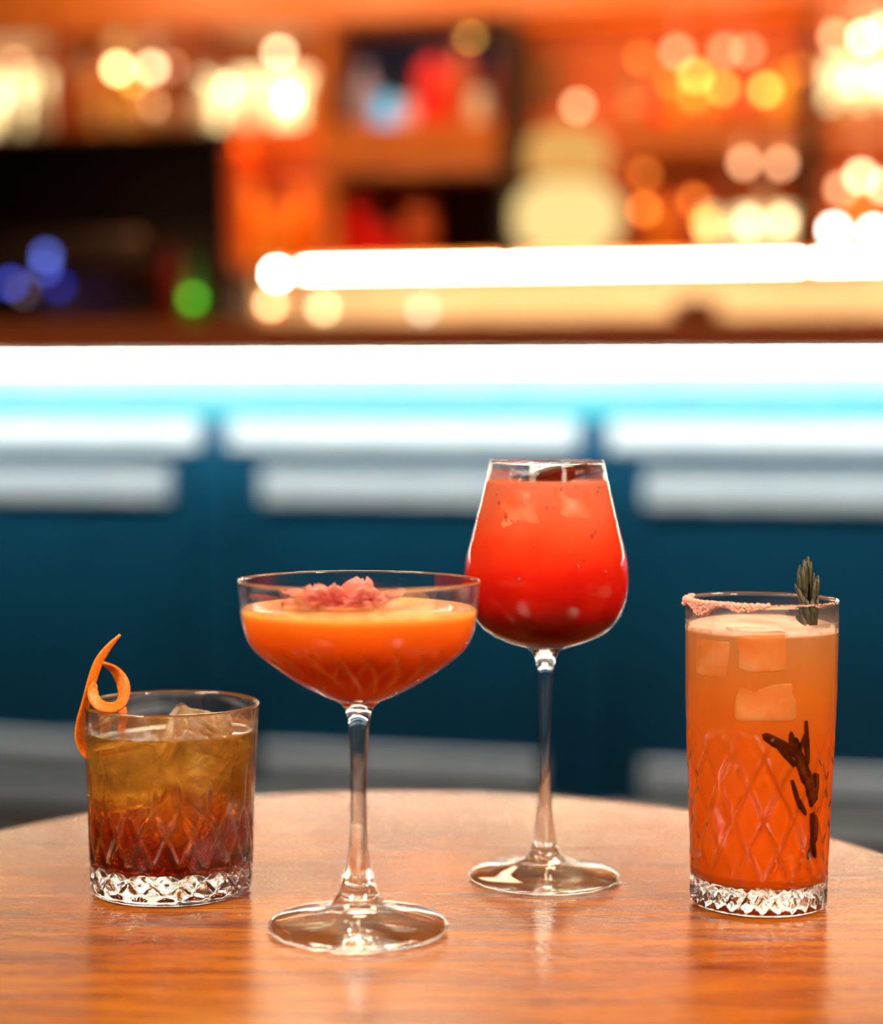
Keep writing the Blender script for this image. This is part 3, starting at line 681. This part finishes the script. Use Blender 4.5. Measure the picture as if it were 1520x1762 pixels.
for px, h, w_, mt, sh_, lb_ in [(425, 130, 46, 'orange', 'jar', 'large orange jar beside the dark niche on the lower shelf'),
 (474, 118, 44, 'amber', 'jar', 'amber jar, second on the lower shelf'),
 (522, 125, 44, 'orange', 'squat', 'orange squat bottle, third on the lower shelf'),
 (570, 132, 44, 'red', 'squat', 'red-orange squat bottle, fourth on the lower shelf'),
 (617, 126, 42, 'red', 'jar', 'bright red jar, fifth on the lower shelf'),
 (664, 72, 40, 'red', 'jar', 'short deep red jar left of the rust-brown bottle'),
 (722, 120, 54, 'rust', 'squat', 'rust-brown bottle beside the dark recess of the lower shelf')]:
    bottle(px, 0, h, w_, mt, sh_, lb_, gJ, base_z=zS, lab=None, ww=2.2, cap=capg if mt == 'orange' else None)
gR = 'bottles on the upper right shelf'
zR = bz(1222, 203, 2.0)
for px, h, w_, mt, sh_, lb_ in [(1088, 118, 34, 'brown', 'tall', 'brown bottle at the left end of the upper right shelf'),
 (1052+70, 66, 34, 'red', 'squat', 'short red bottle, second on the upper right shelf'),
 (1160, 92, 34, 'orange', 'round', 'orange round bottle, third on the upper right shelf'),
 (1214, 96, 36, 'amber', 'tall', 'amber tall bottle in the middle of the upper right shelf'),
 (1256, 84, 34, 'rust', 'round', 'rust-red round bottle, fifth on the upper right shelf'),
 (1342, 104, 36, 'gold', 'squat', 'golden squat bottle at the right end of the upper right shelf')]:
    bottle(px, 0, h, w_, mt, sh_, lb_, gR, base_z=zR, lab='tan' if mt == 'brown' else None)
gL = 'bottles on the lower right shelf'
for px, h, w_, mt, sh_, lb_ in [(1138, 120, 36, 'orange', 'tall', 'orange tall bottle right of the glowing lantern'),
 (1170, 140, 34, 'rust', 'round', 'rust-red bottle, second right of the glowing lantern'),
 (1246, 170, 30, 'brown', 'tall', 'brown slim bottle between the tan glints of the lower right shelf'),
 (1312, 150, 28, 'clear', 'tall', 'clear slim bottle between the pair of cream glints'),
 (1366, 120, 26, 'brown', 'round', 'small brown bottle against the right post')]:
    bottle(px, 0, h, w_, mt, sh_, lb_, gL, base_z=zS, lab=None)
gE = 'bottles in the far right bay'
zE = bz(1520, 196, 2.0)
for px, h, w_, mt, sh_, lb_, z_ in [(1446, 78, 30, 'clear', 'squat', 'clear squat bottle on the upper shelf of the far right bay', zE),
 (1496, 84, 30, 'clear', 'tall', 'clear tall bottle on the upper shelf of the far right bay, at the photo edge', zE),
 (1408, 96, 26, 'orange', 'tall', 'orange slim bottle on the lower shelf of the far right bay', zS),
 (1462, 120, 30, 'amber', 'round', 'amber round bottle between the two white glints at far right', zS)]:
    bottle(px, 0, h, w_, mt, sh_, lb_, gE, base_z=z_, lab=None)

# glowing lantern lamp between the centre recess and the right shelves
lw = 2.12; lu = bu(973, lw); lp = W(lu, lw, zS); sc = lp.y/F
lan = empty('table_lamp', lp, -TH); tag(lan, 'large glowing table lamp with a cream globe and amber upper shade on the back shelf', 'lamp')
lanc = emis('cream lamp globe', (1.0, 0.70, 0.27), 1.15); lana = emis('amber lamp shade', (1.0, 0.50, 0.13), 0.85)
brass = princ('dull brass', (0.6, 0.32, 0.1), 0.35, metal=1.0)
q = lambda L_: [(a*sc, b*sc) for a, b in L_]
link('foot', lathe(q([(0, 0), (60, 0), (60, 5), (40, 8), (0, 8)]), 32), brass, lan)
link('globe', lathe(q([(0, 8), (40, 8), (76, 22), (92, 50), (92, 88), (76, 116), (44, 130), (0, 130)]), 40), lanc, lan)
link('collar', lathe(q([(0, 130), (62, 130), (66, 134), (62, 138), (0, 138)]), 32), brass, lan)
link('upper_shade', lathe(q([(0, 138), (62, 138), (72, 160), (70, 195), (54, 215), (0, 218)]), 40), lana, lan)
link('finial', lathe(q([(0, 218), (12, 218), (6, 226), (10, 234), (0, 240)]), 20), brass, lan)

# coffee machine in the dark niche
steel = princ('brushed steel', (0.30, 0.20, 0.16), 0.35, metal=1.0)
cz = 1.33
cm = empty('coffee_machine', W(bu(145, 2.05), 2.05, cz), -TH)
tag(cm, 'dim steel espresso machine with blue indicator lights in the dark niche at left', 'coffee machine')
q = 6.4/F
def cbox(name, x0, x1, y0, y1, z0, z1, mat, bev=0.006): return link(name, box(x0, x1, y0, y1, z0, z1, bev, 2), mat, cm)
cbox('base', -0.30, 0.24, -0.05, 0.28, 0.02, 0.08, steel)
cbox('drip_tray', -0.26, 0.20, -0.12, -0.052, 0.02, 0.05, princ('black plastic', (0.02, 0.02, 0.02), 0.4))
cbox('back_housing', -0.29, 0.23, 0.14, 0.28, 0.081, 0.24, steel)
cbox('head_housing', -0.31, 0.25, -0.05, 0.28, 0.241, 0.38, steel, 0.02)
for x in (-0.16, 0.10):
    link('group_head', lathe([(0, 0.19), (0.035, 0.19), (0.035, 0.2405), (0, 0.2405)], 20), steel, cm).location = (x, 0.02, 0)
    bmh = bmesh.new(); tube_bm(bmh, [(x, 0.0, 0.185), (x, -0.08, 0.18), (x, -0.14, 0.17)], [0.012, 0.011, 0.013], 10); link('handle', bm_mesh(bmh, True), capm, cm)
for x in (-0.24, 0.20):
    link('foot', lathe([(0, 0), (0.02, 0), (0.016, 0.02), (0, 0.02)], 12), capm, cm).location = (x, 0.1, 0)
for px, py, c_, s_ in [(82, 440, (0.12, 0.19, 0.80), 4.0), (80, 462, (0.12, 0.17, 0.75), 3), (22, 488, (0.08, 0.13, 0.9), 3.5), (104, 492, (0.02, 0.04, 0.5), 2.5), (45, 500, (0.4, 0.25, 0.3), 2)]:
    lc = Vector((bu(px, 2.0), 2.0, bz(px, py, 2.0))); o = link('indicator_light', lathe([(0, 0), (0.018, 0), (0.018, 0.004), (0.012, 0.010), (0, 0.012)], 16), glow_mat(c_, s_), cm)
    o.rotation_euler = (pi/2, 0, 0); o.location = (lc.x-bu(145, 2.05), -0.052 if lc.z-cz > 0.24 else -0.054, lc.z-cz)
bottle(335, 0, 150, 46, 'green', 'round', 'green bottle standing alone in the right half of the dark niche', None, ww=2.2, base_z=cz, lab=None)
gp = link('glint_disc', lathe([(0, 0), (0.018, 0), (0.018, 0.01), (0, 0.014)], 16), glow_mat((0.10, 0.42, 0.02), 6), bb)  # added green glowing disc in front of the green bottle
gp.rotation_euler = (pi/2, 0, 0); gp.location = (bu(333, 2.08), 2.08, bz(333, 514, 2.08))
bottle(300, 0, 170, 34, 'wine', 'tall', 'dark red bottle left of the green one in the dark niche', None, ww=2.26, base_z=cz, lab=None)

# small dark bowl on the bar counter at right
bp = W(bu(1195, 0.1), 0.1, 1.238); bwl = empty('bar_caddy', bp, -TH)
tag(bwl, 'small dark brown caddy on the bar counter in front of the cream backsplash', 'caddy')
q = bp.y/F
link('bowl', lathe([(0, 0), (0.035, 0), (0.05, 0.012), (0.062, 0.05), (0.060, 0.052), (0.046, 0.016), (0, 0.010)], 32), BC['brown'], bwl)
link('napkins', box(-0.035, 0.035, -0.03, 0.03, 0.012, 0.062, 0.004), noisy('brown napkins', (0.16, 0.07, 0.05), (0.22, 0.1, 0.07), 20, 0.8), bwl)

# ---------------------------------------------------------------- garnishes
def peel_mesh(rows, base, thick, n=8):
    A = [r[0] for r in rows]; B = [r[1] for r in rows]; Wd = [r[2] for r in rows]
    def sp(vals):
        V_ = [Vector(v) for v in vals]; V_ = [2*V_[0]-V_[1]] + V_ + [2*V_[-1]-V_[-2]]; out = []
        for i in range(1, len(V_)-2):
            for k_ in range(n):
                t = k_/n; a, b, c, d = V_[i-1:i+3]
                out.append(0.5*((2*b)+(c-a)*t+(2*a-5*b+4*c-d)*t*t+(3*b-a-3*c+d)*t*t*t))
        out.append(V_[-2]); return out
    pc = sp(A); dc = sp(B); wc = [v.x for v in sp([(w_, 0, 0) for w_ in Wd])]
    bm = bmesh.new(); rings = []; 
    for i, p in enumerate(pc):
        t = (pc[min(i+1, len(pc)-1)]-pc[max(i-1, 0)]).normalized()
        d = (dc[i]-t*dc[i].dot(t)).normalized(); nn = t.cross(d).normalized(); w_ = wc[i]/2
        jit = 0.00012*noise.noise(p*700)
        ring = []
        for k_ in range(5):
            s_ = -1+k_*0.5; ring.append(bm.verts.new(p + d*(w_*s_) + nn*(thick/2*(1-0.35*s_*s_)+jit) - base))
        for k_ in range(5):
            s_ = 1-k_*0.5; ring.append(bm.verts.new(p + d*(w_*s_) - nn*(thick/2*(1-0.35*s_*s_)) - base))
        rings.append(ring)
    for a, b in zip(rings[:-1], rings[1:]):
        for k_ in range(10):
            f = bm.faces.new((a[k_], a[(k_+1) % 10], b[(k_+1) % 10], b[k_])); f.material_index = 0 if k_ in (0, 1, 2, 3, 9, 4) else 1
    bm.faces.new(rings[0][::-1]); bm.faces.new(rings[-1])
    return bm_mesh(bm, True)
peelm = noisy('orange zest', (0.60, 0.12, 0.005), (0.78, 0.20, 0.010), 700, 0.35, bump=0.5, spec=0.5, sss=0.15)
pithm = noisy('pale orange pith', (0.72, 0.24, 0.025), (0.80, 0.34, 0.06), 300, 0.6, sss=0.2)
def rp(px, py, dy): return pt(px, py, RG.y + dy)
X, Y_, Z = Vector((1, 0, 0)), Vector((0, 1, 0)), Vector((0, 0, 1))
rows = [(rp(207, 1092, -0.012), (0.7, 0.7, 0.2), 0.0010), (rp(188, 1112, -0.013), (0.8, 0.6, 0.2), 0.0034), (rp(170, 1138, -0.014), (0.8, 0.6, 0.2), 0.0046), (rp(158, 1172, -0.014), (0.8, 0.6, 0.1), 0.0048),
 (rp(149, 1205, -0.012), (0.75, 0.65, 0.1), 0.0046), (rp(139, 1240, -0.010), (0.6, 0.8, 0.0), 0.0050), (rp(136, 1268, -0.009), (0.5, 0.85, 0.0), 0.0052), (rp(143, 1290, -0.009), (0.6, 0.8, 0.1), 0.0046), (rp(153, 1305, -0.010), (0.6, 0.8, 0.2), 0.0030)]
pe = peel_mesh(rows, rp(160, 1200, -0.013), 0.0014)
pl = link('orange_peel', pe, [peelm, pithm], loc=rp(160, 1200, -0.013))
rows = [(rp(163, 1176, -0.0125), (0.2, 0.9, 0.4), 0.0050), (rp(160, 1195, -0.016), (0.3, 0.5, 0.8), 0.0052), (rp(170, 1212, -0.019), (0.1, 0.5, 0.85), 0.0054), (rp(190, 1218, -0.019), (-0.2, 0.6, 0.75), 0.0056), (rp(207, 1211, -0.016), (-0.6, 0.7, 0.4), 0.0058),
 (rp(214, 1192, -0.010), (-0.8, 0.6, 0.1), 0.0062), (rp(209, 1170, -0.005), (-0.85, 0.5, -0.1), 0.0068), (rp(194, 1150, -0.004), (-0.7, 0.6, -0.3), 0.0058), (rp(176, 1140, -0.009), (-0.5, 0.8, -0.2), 0.0036)]
pl2 = link('curl', peel_mesh(rows, Vector((0, 0, 0)), 0.0014), [peelm, pithm], parent=pl); pl2.location = -rp(160, 1200, -0.013)
rows = [(rp(200, 1206, -0.004), (1, 0.2, 0), 0.0046), (rp(210, 1222, -0.006), (1, 0.2, 0), 0.0046), (rp(211, 1240, -0.008), (1, 0.1, 0), 0.0044), (rp(208, 1262, -0.010), (1, 0.1, 0), 0.0036)]
pl3 = link('tail', peel_mesh(rows, Vector((0, 0, 0)), 0.0014), [peelm, pithm], parent=pl); pl3.location = -rp(160, 1200, -0.013)
tag(pl, 'twisted orange peel garnish curled over the left rim of the short tumbler', 'orange peel')

# flower petals on the coupe
petal_m = princ('pink petal', (0.9, 0.4, 0.35), 0.5, sss=0.35, sssr=(0.004, 0.002, 0.0015))
tcn = N(petal_m, 'ShaderNodeTexCoord'); spn = N(petal_m, 'ShaderNodeSeparateXYZ'); L(petal_m, tcn.outputs['Generated'], spn.inputs[0])
nz = mapped_noise(petal_m, 260, (1, 1, 1), 3); mxn = N(petal_m, 'ShaderNodeMath', operation='MULTIPLY_ADD'); mxn.inputs[1].default_value = 0.35
L(petal_m, nz.outputs['Fac'], mxn.inputs[0]); L(petal_m, spn.outputs['Z'], mxn.inputs[2])
r_ = ramp(petal_m, [(0.2, (0.50, 0.012, 0.010)), (0.55, (0.76, 0.09, 0.065)), (0.9, (0.84, 0.23, 0.18)), (1.0, (0.88, 0.38, 0.32))])
L(petal_m, mxn.outputs[0], r_.inputs['Fac']); L(petal_m, r_.outputs['Color'], P(petal_m).inputs['Base Color'])
fl_c = CG + Vector((-0.010, -0.008, zl+0.0009))
fl = empty('flower', fl_c); tag(fl, 'ruffled pink flower head floating on the orange coupe cocktail', 'flower')
rs = random.Random(11)
def petal(cx, cyy, yaw, length, width, lift, curl, seed):
    bm = bmesh.new(); nu, nv = 9, 7; g_ = []
    for i in range(nu):
        s_ = i/(nu-1); row = []
        for j in range(nv):
            t_ = j/(nv-1)*2-1
            wd_ = width*sin(pi*min(1, 0.12+s_*0.80))**0.7*0.5
            x = s_*length; y = t_*wd_
            z = lift*length*(s_**1.2) - curl*length*s_*s_*0.6 + 0.25*wd_*t_*t_ + 0.0011*noise.noise(Vector((s_*3, t_*2.2, seed*5.3)))*(0.3+s_*1.5) + 0.0004*sin(t_*7+seed)*s_
            row.append(bm.verts.new((x, y, max(z, 0.0))))
        g_.append(row)
    for i in range(nu-1):
        for j in range(nv-1): bm.faces.new((g_[i][j], g_[i+1][j], g_[i+1][j+1], g_[i][j+1]))
    r = bmesh.ops.solidify(bm, geom=bm.faces[:], thickness=0.0004)
    o = link('petal', bm_mesh(bm, True), petal_m, fl, loc=(cx, cyy, 0.0003)); o.rotation_euler = (0, 0, yaw)
    return o
for cx, cyy, yaw, ln, wd_, lf, cu in [(-0.004, 0.0, 200, 0.020, 0.018, 0.30, 0.35), (-0.006, -0.004, 235, 0.018, 0.016, 0.45, 0.5), (-0.006, 0.004, 160, 0.019, 0.018, 0.55, 0.4), (-0.004, 0.0, 120, 0.014, 0.015, 0.9, 0.4),
 (0.004, -0.004, 270, 0.017, 0.022, 0.35, 0.35), (-0.008, -0.006, 262, 0.015, 0.018, 0.4, 0.2), (0.010, -0.003, 300, 0.017, 0.020, 0.40, 0.3), (0.010, 0.002, 340, 0.020, 0.018, 0.50, 0.35), (0.012, 0.002, 20, 0.018, 0.018, 0.60, 0.5),
 (0.006, 0.004, 70, 0.015, 0.016, 1.0, 0.4), (0.004, 0.0, 240, 0.009, 0.011, 1.3, 0.2), (0.012, 0.0, 285, 0.010, 0.012, 1.2, 0.3), (-0.008, 0.0, 275, 0.009, 0.011, 1.2, 0.2), (0.018, -0.002, 325, 0.011, 0.013, 0.8, 0.3)]:
    petal(cx, cyy, radians(yaw), ln, wd_, lf, cu, rs.random()*9)

# dark citrus slice in the wine glass
bark = noisy('dark brown slice rind', (0.03, 0.012, 0.008), (0.07, 0.025, 0.012), 200, 0.5)
flesh = noisy('dried orange-brown slice', (0.40, 0.07, 0.02), (0.60, 0.16, 0.05), 160, 0.45, bump=0.4, sss=0.1)
sp_ = WG + Vector((0.004, -0.002, zl2+0.0030))
sl = empty('citrus_slice', sp_); sl.rotation_euler = (radians(-14), radians(-11), 0.1)
tag(sl, 'thin dark-rimmed brown fruit slice lying tilted on the red drink in the wine glass', 'fruit slice')
link('rind', lathe([(0.0150, -0.0012), (0.0172, -0.0012), (0.0175, 0), (0.0172, 0.0012), (0.0150, 0.0012), (0.0150, -0.0012)], 40), bark, sl)
link('flesh', lathe([(0, -0.0009), (0.0151, -0.0010), (0.0151, 0.0010), (0, 0.0009)], 40, lambda th, r, z, i: 0), flesh, sl)

# rosemary in the highball
rosm = noisy('dark rosemary needle', (0.014, 0.014, 0.005), (0.060, 0.050, 0.018), 500, 0.45, spec=0.5)
rosw = noisy('wet brown rosemary', (0.05, 0.008, 0.002), (0.11, 0.018, 0.003), 300, 0.85, spec=0.0)
def hp(px, py, dy): return pt(px, py, HG.y + dy)
rb = hp(1392, 1060, -0.004); ros = empty('rosemary_sprig', rb)
tag(ros, 'dark green rosemary sprig standing in the right side of the highball glass', 'herb sprig')
def needle(p0, p1, r, mat=None, bend=0.0, name='needle'):
    bm = bmesh.new(); a = Vector(p0)-rb; b = Vector(p1)-rb; n_ = 6; pts_ = []; rad = []
    sd = (b-a).cross(Y_)
    if sd.length > 1e-6: sd.normalize()
    for i in range(n_+1):
        t = i/n_; pts_.append(a.lerp(b, t) + sd*bend*sin(pi*t)); rad.append(r*(0.55+0.75*sin(pi*min(1, 0.15+t*0.70)))*(1.0 if t < 0.95 else 0.45))
    tube_bm(bm, pts_, rad, 7); link(name, bm_mesh(bm, True), mat or rosm, ros)
needle(hp(1396, 1078, -0.006), hp(1388, 985, -0.002), 0.0012, name='stem')
for (a, b, c_, d), r, dy in [((1388, 1040, 1391, 957), 0.0014, -0.002), ((1385, 1045, 1384, 962), 0.0011, -0.006), ((1382, 1040, 1377, 972), 0.0011, 0.0), ((1392, 1040, 1396, 966), 0.0012, -0.003), ((1386, 1020, 1382, 975), 0.0009, -0.009),
 ((1384, 1050, 1375, 982), 0.0010, -0.005), ((1390, 1045, 1401, 985), 0.0010, 0.001), ((1396, 1055, 1408, 990), 0.0012, -0.005), ((1398, 1062, 1403, 996), 0.0009, -0.008), ((1386, 1052, 1369, 1004), 0.0012, -0.007), ((1384, 1048, 1372, 1010), 0.0009, -0.011),
 ((1394, 1070, 1378, 1020), 0.0011, -0.010), ((1398, 1072, 1386, 1030), 0.0011, -0.011), ((1402, 1074, 1408, 1025), 0.0010, -0.008), ((1396, 1076, 1382, 1036), 0.0010, -0.012), ((1390, 1076, 1376, 1045), 0.0010, -0.010), ((1400, 1077, 1398, 1030), 0.0012, -0.012), ((1388, 1077, 1370, 1062), 0.0009, -0.009), ((1404, 1077, 1402, 1040), 0.0010, -0.006)]:
    needle(hp(a, b, dy-0.004), hp(c_, d, dy-0.002), r, bend=rs.uniform(-0.0006, 0.0006))
# submerged needles lie along the inner wall
def sub(px0, py0, px1, py1, r):
    r *= 1.15; ins = r*0.5 - 0.0008
    a = front(HG, 0, h_in, px0, py0, ins) - rb; b = front(HG, 0, h_in, px1, py1, ins) - rb
    bm = bmesh.new(); n_ = 8; pts_ = []; rad = []
    for i in range(n_+1):
        t = i/n_; p = front(HG, 0, h_in, px0+(px1-px0)*t, py0+(py1-py0)*t, ins) - rb
        pts_.append(p); rad.append(r*(0.6+0.7*sin(pi*min(1, 0.12+t*0.74)))*(1.0 if t < 0.95 else 0.5))
    tube_bm(bm, pts_, rad, 8); bm.verts.ensure_lookup_table()
    for i, p in enumerate(pts_):
        for v in list(bm.verts)[i*8:(i+1)*8]: v.co.y = p.y + (v.co.y-p.y)*0.4
    link('needle', bm_mesh(bm, True), rosw, ros)
for a in [(1374, 1303, 1311, 1260, 0.0021), (1368, 1318, 1336, 1280, 0.0011), (1372, 1300, 1384, 1262, 0.0011), (1362, 1300, 1360, 1258, 0.0012), (1372, 1298, 1366, 1268, 0.0014), (1368, 1288, 1382, 1350, 0.0026), (1376, 1310, 1394, 1372, 0.0026), (1402, 1330, 1392, 1388, 0.0022),
          (1388, 1348, 1398, 1382, 0.0026), (1362, 1342, 1376, 1392, 0.0009), (1374, 1376, 1386, 1402, 0.0009), (1395, 1398, 1397, 1440, 0.0022), (1400, 1402, 1398, 1452, 0.0018), (1397, 1440, 1402, 1476, 0.0009), (1396, 1458, 1391, 1478, 0.0008), (1385, 1240, 1388, 1320, 0.0012)]:
    sub(*a)
